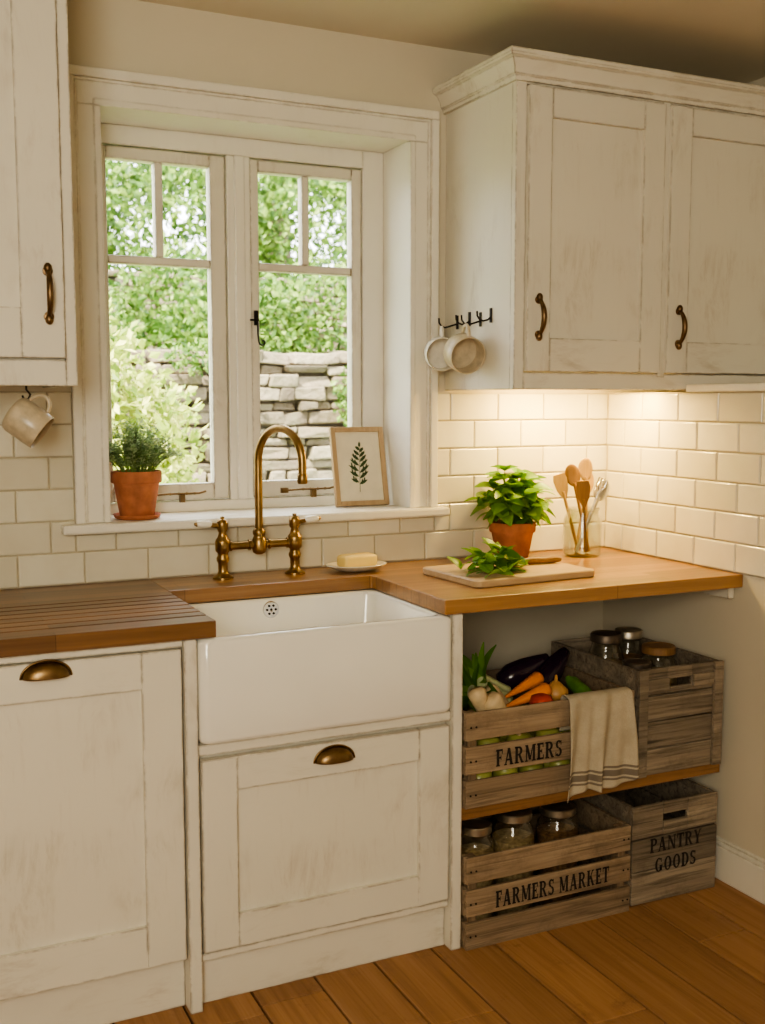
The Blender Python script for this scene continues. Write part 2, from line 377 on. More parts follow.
def cup(g,x,y,z,W=.050,H=.034,D=.026):
    m=MB(); v=[];f=[];nu,nv=24,9
    for j in range(nv+1):
        b=math.pi/2*j/nv
        for i in range(nu+1):
            a=math.pi*i/nu; v.append((x+W*math.cos(a)*math.cos(b)**.8,y-D*math.sin(b),z-.012+H*math.sin(a)*math.cos(b)**.8))
    for j in range(nv):
        for i in range(nu):
            k=j*(nu+1)+i; f.append((k,k+1,k+nu+2,k+nu+1))
    m.add(v,f)
    m.build('cup_pull',M_brassd,g,smooth=180,solid=.0025)
    m=MB(); pr=[]
    for i in range(nu+1):
        a=math.pi*i/nu; pr.append((x+(W+.004)*math.cos(a),y-.002,z-.012+(H+.004)*math.sin(a)))
    m.tube(pr,.0026,seg=8); m.build('cup_pull_rim',M_brassd,g,smooth=180)

# ------------------------------------------------------------ base cabinets
g=empty('base_cabinet',(-.26,2.75,.4))
bx('carcass',XL+.01,.652,2.462,3.07,.075,.858,M_cab,g)
bx('plinth',XL+.01,.652,2.475,2.495,ZF,.075,M_cabx,g)
shaker(g,'door',.06,.647,.088,.838,2.434,.092,.085,.10)
shaker(g,'side_door',-.54,.054,.088,.838,2.434,.092,.085,.10)
shaker(g,'corner_door',-1.14,-.546,.088,.838,2.434,.092,.085,.10)
bx('top_rail',XL+.01,.652,2.440,2.462,.842,.858,M_cabx,g)
cup(g,.345,2.434,.818)
g=empty('base_cabinet',(1.02,2.75,.3))
bx('left_side',.653,.683,2.430,3.07,ZF,.859,M_cab,g); bx('right_side',1.361,1.391,2.430,3.07,ZF,.859,M_cab,g)
bx('carcass',.684,1.360,2.462,3.07,.075,.585,M_cab,g)
bx('sink_rail',.684,1.360,2.437,2.462,.577,.603,M_cabx,g)
bx('bottom_rail',.684,1.360,2.444,2.462,.068,.086,M_cabx,g)
bx('plinth',.684,1.360,2.466,2.486,ZF,.068,M_cabx,g)
shaker(g,'door',.690,1.355,.092,.566,2.434,.088,.082,.082)
cup(g,1.028,2.434,.532)

# ------------------------------------------------------------ sink
def rrect(x0,x1,y0,y1,r,z,n=6):
    P=[]
    for cx,cy,a0 in ((x1-r,y1-r,0),(x0+r,y1-r,90),(x0+r,y0+r,180),(x1-r,y0+r,270)):
        for k in range(n+1):
            a=rad(a0+90*k/n); P.append((cx+r*math.cos(a),cy+r*math.sin(a),z))
    return P
def loft(loops,capA=True,capB=True):
    v=[];f=[];n=len(loops[0])
    for l in loops: v+=l
    for i in range(len(loops)-1):
        for k in range(n): f.append((i*n+k,i*n+(k+1)%n,(i+1)*n+(k+1)%n,(i+1)*n+k))
    if capA: f.append(tuple(reversed(range(n))))
    if capB: f.append(tuple(range((len(loops)-1)*n,len(loops)*n)))
    return v,f
SX0,SX1,SY0,SY1,SZ0,SZ1=.6865,1.3575,2.416,2.885,.605,.8585
L=[]
for ins,z in ((.012,SZ0),(.0035,SZ0+.004),(0,SZ0+.014),(0,SZ1-.012),(.0035,SZ1-.0035),(.012,SZ1)): L.append(rrect(SX0+ins,SX1-ins,SY0+ins,SY1-ins,.024,z))
w=.030
for ins,z,r in ((w-.006,SZ1,.035),(w-.001,SZ1-.004,.035),(w+.001,SZ1-.012,.035),(w+.008,.70,.04),(w+.014,.675,.045),(w+.030,.660,.05),(w+.07,.655,.05)): L.append(rrect(SX0+ins,SX1-ins,SY0+ins,SY1-ins,r,z))
g=empty('butler_sink',(1.02,2.65,.73))
v,f=loft(L); MB().add(v,f).build('basin',M_sink,g,smooth=60)
m=MB(); My=axisM((1.015,SY1-.0335,.828),(0,-1,.05),(1,0,0))
m.lathe([(.002,.003),(.006,.0045),(.022,.003),(.024,0),(.024,-.006)],My,24); m.build('overflow',M_chrome,g,smooth=40)
m=MB()
for k in range(6): m.lathe([(.0035,.0),(.0035,.0056)],My@T(.0125*math.cos(k*1.047),.0125*math.sin(k*1.047),0),8)
m.lathe([(.003,0),(.003,.0056)],My,8); m.build('overflow_holes',M_iron,g)
m=MB(); m.lathe([(.042,.650),(.042,.657),(.036,.659),(.030,.6565),(.001,.6565)],T(1.02,2.66,0),24); m.build('drain',M_chrome,g,smooth=40)

# ------------------------------------------------------------ worktop
g=empty('wooden_worktop',(.9,2.75,.88))
def slab(name,pts,mat,cutters=None):
    v=[(x,y,.861) for x,y in pts]+[(x,y,ZC) for x,y in pts]; n=len(pts)
    top=MB().add(v,[tuple(reversed(range(n))),tuple(range(n,2*n))]+[(i,(i+1)%n,n+(i+1)%n,n+i) for i in range(n)]).build(name,mat,g)
    co=None
    if cutters:
        co=cutters.build('cutter',None); q=top.modifiers.new('bool','BOOLEAN'); q.object=co; q.solver='EXACT'
    bv=top.modifiers.new('bev','BEVEL'); bv.width=.003; bv.segments=2; bv.limit_method='ANGLE'; bv.angle_limit=rad(60)
    if co:
        bpy.context.view_layer.update()
        ev=top.evaluated_get(bpy.context.evaluated_depsgraph_get()); nm=bpy.data.meshes.new_from_object(ev)
        top.modifiers.clear(); top.data=nm; bpy.data.objects.remove(co)
cut=MB()
for k in range(7):
    y=2.50+.050*k; cut.tube([(.02,y,ZC+.0055),(.10,y,ZC+.0045),(.69,y,ZC+.003),(.76,y,ZC+.003)],.0066,seg=14)
slab('drainer_section',[(XL+.005,YF),(.728,YF),(.728,2.8625),(.728,3.079),(XL+.005,3.079)],M_top_shade,cut)
slab('sink_surround_section',[(.7285,2.862),(1.332,2.862),(1.332,YF-.004),(XR-.003,YF-.012),(XR-.003,3.079),(.7285,3.079)],M_top)
bx('batten',XR-.034,XR-.010,2.44,2.98,.825,.8605,M_cabx,g)

# ------------------------------------------------------------ faucet
FX,FYY=1.034,3.0; FS=.110
g=empty('bridge_faucet',(FX,FYY,ZC))
m=MB()
for s in (-1,1):
    x=FX+s*FS
    m.lathe([(.030,ZC),(.030,ZC+.005),(.025,ZC+.009),(.017,ZC+.013),(.014,ZC+.022),(.014,ZC+.045),(.018,ZC+.052),(.0185,ZC+.060),(.015,ZC+.066),(.015,ZC+.074),(.021,ZC+.080),(.022,ZC+.105),(.0205,ZC+.112),(.014,ZC+.120),(.011,ZC+.134),(.015,ZC+.140),(.0165,ZC+.158),(.014,ZC+.168),(.006,ZC+.172),(.006,ZC+.178),(.0005,ZC+.180)],T(x,FYY,0),24)
    m.tube([(x+s*.012,FYY,ZC+.153),(x+s*.034,FYY,ZC+.156)],[.0085,.0065])
    m.tube([(x+s*.074,FYY,ZC+.160),(x+s*.082,FYY,ZC+.161)],[.008,.004])
m.tube([(FX-FS,FYY,ZC+.093),(FX-.05,FYY,ZC+.093),(FX+.05,FYY,ZC+.093),(FX+FS,FYY,ZC+.093)],.0115,seg=16)
for s in (-1,1):
    for q in (.030,.088): m.lathe([(.0115,-.004),(.0155,-.003),(.0155,.003),(.0115,.004)],axisM((FX+s*q,FYY,ZC+.093),(1,0,0),(0,0,1)),18)
m.lathe([(.010,ZC+.064),(.019,ZC+.070),(.022,ZC+.082),(.022,ZC+.104),(.018,ZC+.112),(.0155,ZC+.118),(.0185,ZC+.124),(.0185,ZC+.132),(.013,ZC+.140)],T(FX,FYY,0),24)
sw=rad(20); dx,dy=math.sin(sw),-math.cos(sw); Rr=.096; zc=1.235
pts=[(FX,FYY,ZC+.11),(FX,FYY,1.06),(FX,FYY,1.14),(FX,FYY,zc-.02)]
for k in range(19):
    a=math.pi*k/18; d=Rr-Rr*math.cos(a); pts.append((FX+dx*d,FYY+dy*d,zc+Rr*math.sin(a)))
pts+=[(FX+dx*2*Rr,FYY+dy*2*Rr,zc-.02),(FX+dx*2*Rr,FYY+dy*2*Rr,zc-.045)]
m.tube(pts,.0115,seg=16)
m.lathe([(.0115,.012),(.0145,.008),(.0145,-.012),(.012,-.016),(.009,-.014)],T(FX+dx*2*Rr,FYY+dy*2*Rr,zc-.040),18)
m.build('brass_body',M_brass,g,smooth=50)
m=MB()
for s in (-1,1):
    x=FX+s*FS; m.tube([(x+s*q,FYY,ZC+.156+.005*q/.08) for q in (.032,.040,.052,.064,.074,.077)],[.0065,.0105,.0115,.0105,.0085,.005],seg=16)
m.build('porcelain_levers',M_porc,g,smooth=60)

# ------------------------------------------------------------ wall cabinets
def cornice(g,x0,x1,yf,zb,side=True):
    prof=[(-.002,0),(.010,0),(.012,.012),(.018,.016),(.022,.034),(.034,.052),(.044,.056),(.048,.062),(.048,.074),(-.002,.074)]
    V=[];F=[];n=len(prof)
    for o,z in prof: V+=[(x0-o,YB-.001,zb+z),(x0-o,yf-o,zb+z),(x1,yf-o,zb+z)]
    for i in range(n):
        j=(i+1)%n
        for k in range(2): F.append((i*3+k,i*3+k+1,j*3+k+1,j*3+k))
    F.append(tuple(i*3 for i in range(n))); F.append(tuple(i*3+2 for i in range(n)))
    MB().add(V,F).build('cornice',M_cabx,g,smooth=30)
YC=2.676
CABR=g=empty('wall_cabinet',(2.2,2.88,1.87))
bx('side_panel',1.690,1.712,YC+.020,YB-.001,1.440,2.300,M_cab,g)
bx('back_body',1.712,XR2-.01,YC+.060,YB-.001,1.475,2.300,M_cab,g)
bx('top_board',1.690,XR2-.01,YC+.02,YB-.001,2.300,2.318,M_cabx,g)
m=MB(); m.box(1.690,1.724,YC,YC+.022,1.440,2.300).box(2.203,2.233,YC,YC+.022,1.478,2.30).box(2.765,XR2-.01,YC,YC+.022,1.478,2.30); m.build('frame_stiles',M_cab,g,bevel=.002)
m=MB(); m.box(1.724,XR2-.01,YC+.0005,YC+.022,1.440,1.488).box(1.724,XR2-.01,YC+.0005,YC+.022,2.288,2.30); m.build('frame_rails',M_cabx,g,bevel=.002)
shaker(g,'left_door',1.726,2.206,1.492,2.284,YC-.012,.078,.082,.095,.024)
shaker(g,'right_door',2.230,2.745,1.492,2.284,YC-.012,.078,.082,.095,.024)
cornice(g,1.690,XR2-.01,YC,2.292)
bow(g,1.764,YC-.012,1.645,.098); bow(g,2.272,YC-.012,1.630,.098)
m=MB(); m.box(1.86,2.29,2.86,2.90,1.462,1.4745); m.build('under_cabinet_light',M_cabx,g,bevel=.002)

CABL=g=empty('wall_cabinet',(-.3,2.88,1.9))
bx('body',XL+.01,.474,YC+.022,YB-.001,1.475,2.44,M_cab,g)
m=MB(); m.box(.448,.474,YC,YC+.022,1.443,2.44).box(XL+.01,.448,YC+.0005,YC+.022,1.443,1.503); m.box(.452,.474,YC+.022,YB-.001,1.443,1.476); m.build('face_frame',M_cab,g,bevel=.002)
shaker(g,'door',-.05,.446,1.508,2.42,YC-.012,.098,.09,.115,.024)
shaker(g,'side_door',-.56,-.056,1.508,2.42,YC-.012,.098,.09,.115,.024)
shaker(g,'corner_door',-1.07,-.566,1.508,2.42,YC-.012,.098,.09,.115,.024)
bow(g,.410,YC-.012,1.655,.105)
bx('ceiling_filler',XL+.01,.474,YC+.002,YB-.001,2.44,ZCE-.001,M_cabx,g)

# ------------------------------------------------------------ shelf niche
g=empty('wooden_shelf',(1.83,2.76,.32))
bx('shelf_board',1.392,2.285,2.440,3.08,.298,.334,M_shelf,g,.003)
m=MB(); m.box(2.285,XR-.0005,2.55,2.58,.27,.297).box(2.2,XR-.0005,2.50,3.07,.27,.2975); m.build('support_batten',M_cabx,g,bevel=.002)

# ------------------------------------------------------------ stencil lettering
def letters(text,h,sp=.12):
    P=[]
    def rect(x0,x1,y0,y1): P.append([(ox+x0,y0),(ox+x1,y0),(ox+x1,y1),(ox+x0,y1)])
    def line(p,q,w): P.append([(ox+p[0]-w/2,p[1]),(ox+p[0]+w/2,p[1]),(ox+q[0]+w/2,q[1]),(ox+q[0]-w/2,q[1])])
    def arc(cx,cy,rx,ry,a0,a1,w,wh=.11,n=12):
        for k in range(n):
            q=[]
            for a,s in ((a0+(a1-a0)*k/n,0),(a0+(a1-a0)*(k+1)/n,0),(a0+(a1-a0)*(k+1)/n,1),(a0+(a1-a0)*k/n,1)):
                ca,sa=math.cos(rad(a)),math.sin(rad(a)); q.append((ox+cx+(rx-s*w)*ca,cy+(ry-s*wh)*sa))
            P.append(q)
    ox=0
    for ch in text:
        W=.7
        if ch in 'FE':
            rect(.06,.29,0,1); rect(0,.6,.89,1); rect(.52,.6,.72,1); rect(.28,.48,.45,.56); rect(.42,.48,.36,.64); rect(0,.36,0,.08); W=.62
            if ch=='E': rect(0,.64,0,.11); rect(.56,.64,0,.28); W=.66
        elif ch=='A': line((.13,0),(.40,1),.12); line((.68,0),(.42,1),.23); rect(.2,.6,.26,.36); rect(0,.25,0,.07); rect(.52,.85,0,.07); W=.85
        elif ch in 'RP':
            rect(.06,.29,0,1); rect(0,.38,.90,1); rect(0,.38,0,.08); arc(.36,.73,.34,.27,-90,90,.21,.11); rect(.28,.36,.46,.56); W=.7
            if ch=='R': line((.42,.5),(.70,0),.21); rect(.6,.84,0,.07); W=.84
        elif ch=='M': rect(.08,.18,0,1); rect(.72,.93,0,1); line((.14,1),(.47,.1),.22); line((.74,1),(.47,.1),.10); rect(0,.26,0,.07); rect(.64,1,0,.07); rect(0,.22,.93,1); rect(.74,1,.93,1); W=1
        elif ch=='S': arc(.31,.745,.28,.255,30,270,.20,.11); arc(.31,.275,.31,.275,90,-150,.20,.11); rect(.5,.57,.70,.97); rect(.02,.09,.03,.3); W=.62
        elif ch=='K': rect(.06,.29,0,1); rect(0,.36,0,.07); rect(0,.36,.93,1); line((.3,.42),(.64,1),.11); line((.70,0),(.40,.62),.22); rect(.52,.78,.93,1); rect(.56,.86,0,.07); W=.86
        elif ch=='T': rect(.25,.48,0,1); rect(0,.72,.89,1); rect(0,.08,.7,1); rect(.64,.72,.7,1); rect(.16,.56,0,.07); W=.72
        elif ch=='N': rect(.10,.20,0,1); rect(.70,.80,0,1); line((.74,0),(.16,1),.22); rect(0,.28,0,.07); rect(.6,.88,.93,1); rect(0,.2,.93,1); W=.88
        elif ch=='Y': rect(.28,.50,0,.48); line((.39,.42),(.12,1),.22); line((.39,.42),(.68,1),.11); rect(0,.28,.93,1); rect(.56,.8,.93,1); rect(.2,.58,0,.07); W=.8
        elif ch=='O': arc(.4,.5,.38,.5,0,360,.22,.10,24); W=.8
        elif ch=='G': arc(.4,.5,.38,.5,50,330,.22,.10,20); rect(.52,.74,.08,.42); rect(.46,.8,.40,.47); rect(.62,.69,.68,.95); W=.82
        elif ch=='D': rect(.06,.29,0,1); arc(.32,.5,.44,.5,-90,90,.22,.10,16); rect(0,.34,.90,1); rect(0,.34,0,.10); W=.78
        elif ch==' ': W=.35
        ox+=W+sp
    return [[(x*h,y*h) for x,y in q] for q in P],(ox-sp)*h
def stencil(g,name,text,cx,y,cz,h,sx=1,sp=.12):
    P,W=letters(text,h,sp); m=MB()
    for q in P: m.add([(cx+(x-W/2)*sx,y,cz-h/2+z) for x,z in q],[(0,1,2,3)])
    m.build(name,M_text,g,fixn=False)

# ------------------------------------------------------------ crates
def slat(m,x0,x1,y0,y1,z0,z1):
    j=lambda:random.uniform(-.0026,.0026)
    v=[(x0+j(),y0,z0+j()),(x1+j(),y0,z0+j()),(x1,y1,z0),(x0,y1,z0),(x0+j(),y0,z1+j()),(x1+j(),y0,z1+j()),(x1,y1,z1),(x0,y1,z1)]
    m.add(v,[(0,3,2,1),(4,5,6,7),(0,1,5,4),(1,2,6,5),(2,3,7,6),(3,0,4,7)])
def slat_crate(name,x0,x1,y0,y1,z0,z1,text,mat,th,sx=1.0,tx=None):
    g=empty(name,((x0+x1)/2,(y0+y1)/2,z0)); t=.012; m=MB(); H=z1-z0; sh=(H-.034)/3
    for k in range(3):
        a=z0+k*(sh+.017)
        slat(m,x0,x1,y0,y0+t,a,a+sh); slat(m,x0,x1,y1-t,y1,a,a+sh)
    m.build('long_slats',mat,g,bevel=.0022)
    m=MB()
    for k in range(3):
        a=z0+k*(sh+.017); m.box(x0,x0+t,y0+t+.0005,y1-t-.0005,a,a+sh).box(x1-t,x1,y0+t+.0005,y1-t-.0005,a,a+sh)
    m.build('end_slats',mat,g,bevel=.0018)
    m=MB()
    for xx in (x0+t,x1-t-.026):
        for yy in (y0+t,y1-t-.026): m.box(xx,xx+.026,yy,yy+.026,z0+.004,z1-.002)
    m.build('corner_posts',M_cratez,g,bevel=.002)
    m=MB()
    for k in range(4):
        w=(y1-y0-2*t)/4; m.box(x0+t,x1-t,y0+t+w*k+.003,y0+t+w*(k+1)-.003,z0+.002,z0+.012)
    m.build('base_boards',mat,g)
    zc=z0+sh+.017+sh/2
    stencil(g,'stencil_text',text,tx if tx else (x0+x1)/2,y0-.0036,zc,th,sx)
    m=MB()
    for xx in (x0+.012,x0+.028,x1-.012,x1-.028):
        for k in range(3): m.lathe([(.003,0),(.0025,.0015)],axisM((xx,y0-.002,z0+k*(sh+.017)+sh*.5),(0,-1,0),(1,0,0)),8)
    m.build('nails',M_iron,g)
    return g
slat_crate('farmers_crate',1.397,1.940,2.418,2.80,.335,.594,'FARMERS',M_crate,.046,.74,1.590)
slat_crate('farmers_market_crate',1.397,1.938,2.412,2.80,ZF,.203,'FARMERS MARKET',M_crate,.046,.66,1.672)
def box_crate(name,x0,x1,y0,y1,z0,z1,n,mat,texts=None,posts=True):
    g=empty(name,((x0+x1)/2,(y0+y1)/2,z0)); t=.013; H=z1-z0; sh=H/n; m=MB(); xm=(x0+x1)/2
    for k in range(n):
        a=z0+k*sh+.0018; b=z0+(k+1)*sh-.0018
        slat(m,x0,x1,y1-t,y1,a,b)
        hy0,hy1=z1-.060,z1-.036
        if k==n-1:
            w=.045
            slat(m,x0,xm-w,y0,y0+t,a,b); slat(m,xm+w,x1,y0,y0+t,a,b)
            m.box(xm-w,xm+w,y0,y0+t,hy1,b)
            if hy0>a+.003: m.box(xm-w,xm+w,y0,y0+t,a,hy0)
        else: slat(m,x0,x1,y0,y0+t,a,b)
        m.box(x0,x0+t,y0+t+.0005,y1-t-.0005,a,b).box(x1-t,x1,y0+t+.0005,y1-t-.0005,a,b)
    m.build('planks',mat,g,bevel=.0022)
    if posts:
        m=MB()
        for xx in (x0-.002,x1-.030): m.box(xx,xx+.032,y0-.012,y0-.0005,z0+.001,z1)
        m.build('corner_battens',mat,g,bevel=.002)
        m=MB(); w=.045
        m.box(x0+.032,xm-w,y0-.010,y0-.0025,z1-.066,z1-.030).box(xm+w,x1-.032,y0-.010,y0-.0025,z1-.066,z1-.030)
        m.build('handle_batten',mat,g,bevel=.002)
    m=MB(); m.box(x0+t,x1-t,y0+t,y1-t,z0+.002,z0+.012); m.build('base_board',mat,g)
    if texts:
        for k,(s,zz,h) in enumerate(texts): stencil(g,'stencil_text_%d'%k,s,xm,y0-.0036,zz,h,.82)
    return g
box_crate('wooden_crate',1.958,2.262,2.425,2.86,.335,.648,4,M_crated)
box_crate('pantry_goods_crate',1.952,2.266,2.425,2.86,ZF,.247,3,M_crated,[('PANTRY',.124,.043),('GOODS',.062,.043)],posts=False)

# ------------------------------------------------------------ tea towel
def towel():
    tx0,tx1=1.698,1.930; nu,nv=44,60
    P=[(2.446,.50),(2.445,.56),(2.443,.592),(2.438,.602),(2.430,.6055),(2.421,.6045),(2.411,.600),(2.406,.590),(2.405,.55),(2.403,.48),(2.401,.42),(2.400,.335)]
    d=[0]
    for i in range(1,len(P)): d.append(d[-1]+math.hypot(P[i][0]-P[i-1][0],P[i][1]-P[i-1][1]))
    v=[];f=[]
    for j in range(nv+1):
        s=d[-1]*j/nv; k=max(i for i in range(len(d)) if d[i]<=s+1e-9); k=min(k,len(P)-2); t=(s-d[k])/(d[k+1]-d[k])
        y=P[k][0]*(1-t)+P[k+1][0]*t; z=P[k][1]*(1-t)+P[k+1][1]*t
        h=max(0,(.600-z)/.26) if y<2.42 else 0
        for i in range(nu+1):
            u=i/nu; x=tx0+(tx1-tx0)*u
            amp=.005+.022*h
            w=math.sin(u*13+1.0+h*1.6)*.5+math.sin(u*25+h*3.5)*.35+.85
            yy=y-(amp*max(0,w) if y<2.42 else 0)
            xx=x+(.010*math.sin(u*9)*h)+(.5-u)*.02*(1-h)-.010*h*(u<.15)-.012*h*u
            zz=z
            if y<2.42: zz=z+h*h*(.030*u+.012*math.sin(u*7))-.012*h*(1-u)
            v.append((xx,yy,zz))
    for j in range(nv):
        for i in range(nu):
            k=j*(nu+1)+i; f.append((k,k+1,k+nu+2,k+nu+1))
    m,nt,b=newmat('striped_linen')
    tc=N(nt,'ShaderNodeTexCoord'); sp=N(nt,'ShaderNodeSeparateXYZ'); nt.links.new(tc.outputs['Object'],sp.inputs[0])
    wv=noise(nt,texco(nt,(700,700,700)),1,2); base=ramp(nt,wv,[(.3,(.38,.325,.235)),(.7,(.53,.46,.35))])
    base=mix(nt,ramp(nt,noise(nt,texco(nt),16,4),[(.4,0),(.7,.5)]),base,(.30,.25,.17))
    zs=[p[2] for p in v]; zc=(min(zs)+max(zs))/2
    add=N(nt,'ShaderNodeMath',operation='ADD'); add.inputs[1].default_value=zc; nt.links.new(sp.outputs['Z'],add.inputs[0])
    mr=N(nt,'ShaderNodeMapRange'); mr.inputs['From Min'].default_value=.34; mr.inputs['From Max'].default_value=.44; nt.links.new(add.outputs[0],mr.inputs['Value'])
    r=N(nt,'ShaderNodeValToRGB'); r.color_ramp.interpolation='CONSTANT'; e=r.color_ramp.elements
    st=[(0,0),(.20,1),(.26,0),(.31,1),(.48,0),(.53,1),(.59,0)]
    while len(e)<len(st): e.new(.5)
    for q,(p_,c_) in enumerate(st): e[q].position=p_; e[q].color=(c_*.8,c_*.8,c_*.8,1)
    nt.links.new(mr.outputs[0],r.inputs[0])
    nt.links.new(mix(nt,r.outputs[0],base,(.11,.085,.07)),b.inputs['Base Color']); b.inputs['Roughness'].default_value=.95
    bump(nt,b,wv,.5,.0008)
    MB().add(v,f).build('tea_towel',m,None,smooth=180,solid=.0022)
towel()

# ------------------------------------------------------------ leaves
def leaf_pts(L,W,cup=.25,droop=.3,n=5):
    V=[];F=[]
    for i in range(n+1):
        t=i/n; w=W*math.sin(math.pi*min(1,t*.92+.04))**.8*(1-.25*t); z=-droop*L*t*t
        for s in (-1,0,1): V.append((L*t,s*w/2,z+abs(s)*cup*w/2))
    for i in range(n):
        for k in range(2): a=i*3+k; F.append((a,a+1,a+4,a+3))
    return V,F
def pot(g,x,y,z,rt,h,saucer=False):
    m=MB(); z0=z
    if saucer:
        m.lathe([(rt*.78,z),(rt*.88,z+.004),(rt*.95,z+.014),(rt*.91,z+.014),(rt*.84,z+.006),(.001,z+.006)],T(x,y,0),32); z0=z+.006
    rb=rt*.68; rh=h*.26
    m.lathe([(rb*.96,z0),(rb,z0+.003),(rt*.90,z0+h-rh),(rt*.985,z0+h-rh+.001),(rt,z0+h-rh+.004),(rt,z0+h-.003),(rt*.98,z0+h),(rt*.90,z0+h),(rt*.88,z0+h-.012),(.001,z0+h-.012)],T(x,y,0),36)
    m.build('clay_pot',M_terra,g,smooth=40)
    MB().lathe([(rt*.875,z0+h-.013),(rt*.8,z0+h-.008),(.001,z0+h-.004)],T(x,y,0),24).build('soil',M_soil,g,smooth=60)
    return z0+h-.008
def basil_cluster(m,ms,c,n,spread,height,Ls,seed):
    rnd=random.Random(seed)
    for i in range(n):
        a=2.4*i+rnd.uniform(-.3,.3); q=math.sqrt((i+.5)/n)
        top=Vector((c[0]+math.cos(a)*q*spread,c[1]+math.sin(a)*q*spread*.75,c[2]+height*(1-.62*q*q)*rnd.uniform(.80,1)))
        b=Vector((c[0]+math.cos(a)*q*.03,c[1]+math.sin(a)*q*.03,c[2]))
        mid=(b+top)/2+Vector((math.cos(a)*.01,math.sin(a)*.01,.02))
        ms.tube([b,(b+mid)/2,mid,(mid+top)/2,top],[.0022,.002,.0018,.0015,.001],seg=6)
        for lev,tt in enumerate((1,.78,.5)):
            pnt=b.lerp(top,tt) if tt<1 else top
            k=4 if lev==0 else 3
            for j in range(k):
                az=a+j*2*math.pi/k+rnd.uniform(-.4,.4)+lev*1.2
                L=rnd.uniform(*Ls)*(1 if lev else .85); V,F=leaf_pts(L,L*.72,.3,rnd.uniform(.3,.7))
                el=rnd.uniform(10,45) if lev==0 else rnd.uniform(-25,20)
                m.add(V,F,T(*pnt)@Matrix.Rotation(az,4,'Z')@R('Y',-el)@R('X',rnd.uniform(-40,40)))
BX,BY=1.866,2.95
g=empty('potted_basil',(BX,BY,ZC)); zt=pot(g,BX,BY,ZC,.074,.124)
m=MB();ms=MB(); basil_cluster(m,ms,(BX,BY,zt),24,.112,.178,(.048,.075),3)
m.v=[(p[0],min(p[1],3.066),max(p[2],ZC+.06)) for p in m.v]
m.build('basil_leaves',M_basil,g,smooth=180,fixn=False); ms.build('basil_stems',M_stem,g,smooth=180)
TX=.712
g=empty('potted_thyme',(TX,3.135,1.07)); zt=pot(g,TX,3.135,1.07,.072,.132,True)
m=MB();ms=MB(); rnd=random.Random(11)
for i in range(120):
    a=rnd.uniform(0,2*math.pi); q=math.sqrt(rnd.random()); b=Vector((TX+math.cos(a)*q*.045,3.135+math.sin(a)*q*.045,zt))
    top=b+Vector((math.cos(a)*q*.090,math.sin(a)*q*.055,rnd.uniform(.08,.185)*(1-.45*q)))
    mid=(b+top)/2+Vector((rnd.uniform(-.01,.01),rnd.uniform(-.01,.01),.016)); pp=[b,b.lerp(mid,.5)+Vector((0,0,.004)),mid,mid.lerp(top,.5)+Vector((0,0,.004)),top]
    ms.tube(pp,[.0012,.001,.001,.0008,.0005],seg=4)
    for k in range(14):
        t=.2+.8*k/13; s=t*4; i0=min(3,int(s)); P0=pp[i0].lerp(pp[i0+1],s-i0)
        for s2 in (0,math.pi):
            L=rnd.uniform(.009,.016); V,F=leaf_pts(L,L*.6,.2,.2,3); m.add(V,F,T(*P0)@Matrix.Rotation(k*1.3+s2+rnd.uniform(-.3,.3),4,'Z')@R('Y',-rnd.uniform(0,50))@R('X',rnd.uniform(-40,40)))
m.build('thyme_leaves',M_thyme,g,smooth=180,fixn=False); ms.build('thyme_stems',M_stem,g)

# ------------------------------------------------------------ picture on sill
g=empty('botanical_picture',(1.450,3.195,1.070)); g.rotation_euler=(rad(-12),0,0)
W,H,t=.186,.256,.016
m=MB(); m.box(-W/2,-W/2+t,-.016,0,0,H).box(W/2-t,W/2,-.016,0,0,H).box(-W/2+t,W/2-t,-.016,0,0,t).box(-W/2+t,W/2-t,-.016,0,H-t,H); m.build('frame',M_pic,g,local=True,bevel=.002)
MB().box(-W/2+t-.002,W/2-t+.002,-.008,-.002,t-.002,H-t+.002).build('paper',M_paper,g,local=True)
m=MB()
def flat(pts): m.add([(x,-.0088,z) for x,z in pts],[tuple(range(len(pts)))])
def fl(x,z,a,L,Wd): 
    ca,sa=math.cos(rad(a)),math.sin(rad(a)); flat([(x+ca*u*L-sa*v*Wd,z+sa*u*L+ca*v*Wd) for u,v in ((0,0),(.3,-.42),(.65,-.38),(1,0),(.65,.38),(.3,.42))])
flat([(-.006,.045),(-.004,.045),(.006,.195),(.005,.195)])
for k,(zz,aL,aR,L_) in enumerate(((.070,155,25,.034),(.088,150,35,.042),(.106,150,35,.046),(.124,145,40,.042),(.142,142,42,.036),(.158,140,45,.029),(.174,130,50,.021))):
    x=-.005+.0016*k
    fl(x,zz,aR,L_,.012); fl(x,zz+.006,aL,L_*.9,.012)
    for q in (.35,.65):
        fl(x+L_*q*.8,zz+L_*q*.5,75,L_*.38,.0065); fl(x-L_*q*.75,zz+.006+L_*q*.5,105,L_*.36,.0065)
fl(.005,.190,85,.020,.010)
m.build('sprig_print',M_ink,g,local=True,fixn=False)

# ------------------------------------------------------------ soap dish
SOX=1.328
g=empty('soap_dish',(SOX,2.965,ZC))
MB().lathe([(.040,ZC),(.050,ZC+.002),(.078,ZC+.010),(.096,ZC+.020),(.094,ZC+.022),(.076,ZC+.014),(.050,ZC+.008),(.001,ZC+.007)],T(SOX,2.965,0),40,1,.68).build('dish',M_mugw,g,smooth=60)
v,f=loft([rrect(-.056+i,.056-i,-.030+i,.030-i,.010,z) for i,z in ((.006,0),(.001,.004),(0,.009),(0,.028),(.001,.033),(.007,.037))])
MB().add(v,f,T(SOX+.002,2.965,ZC+.0125)@R('Z',6)).build('soap_bar',M_soap,g,smooth=50)

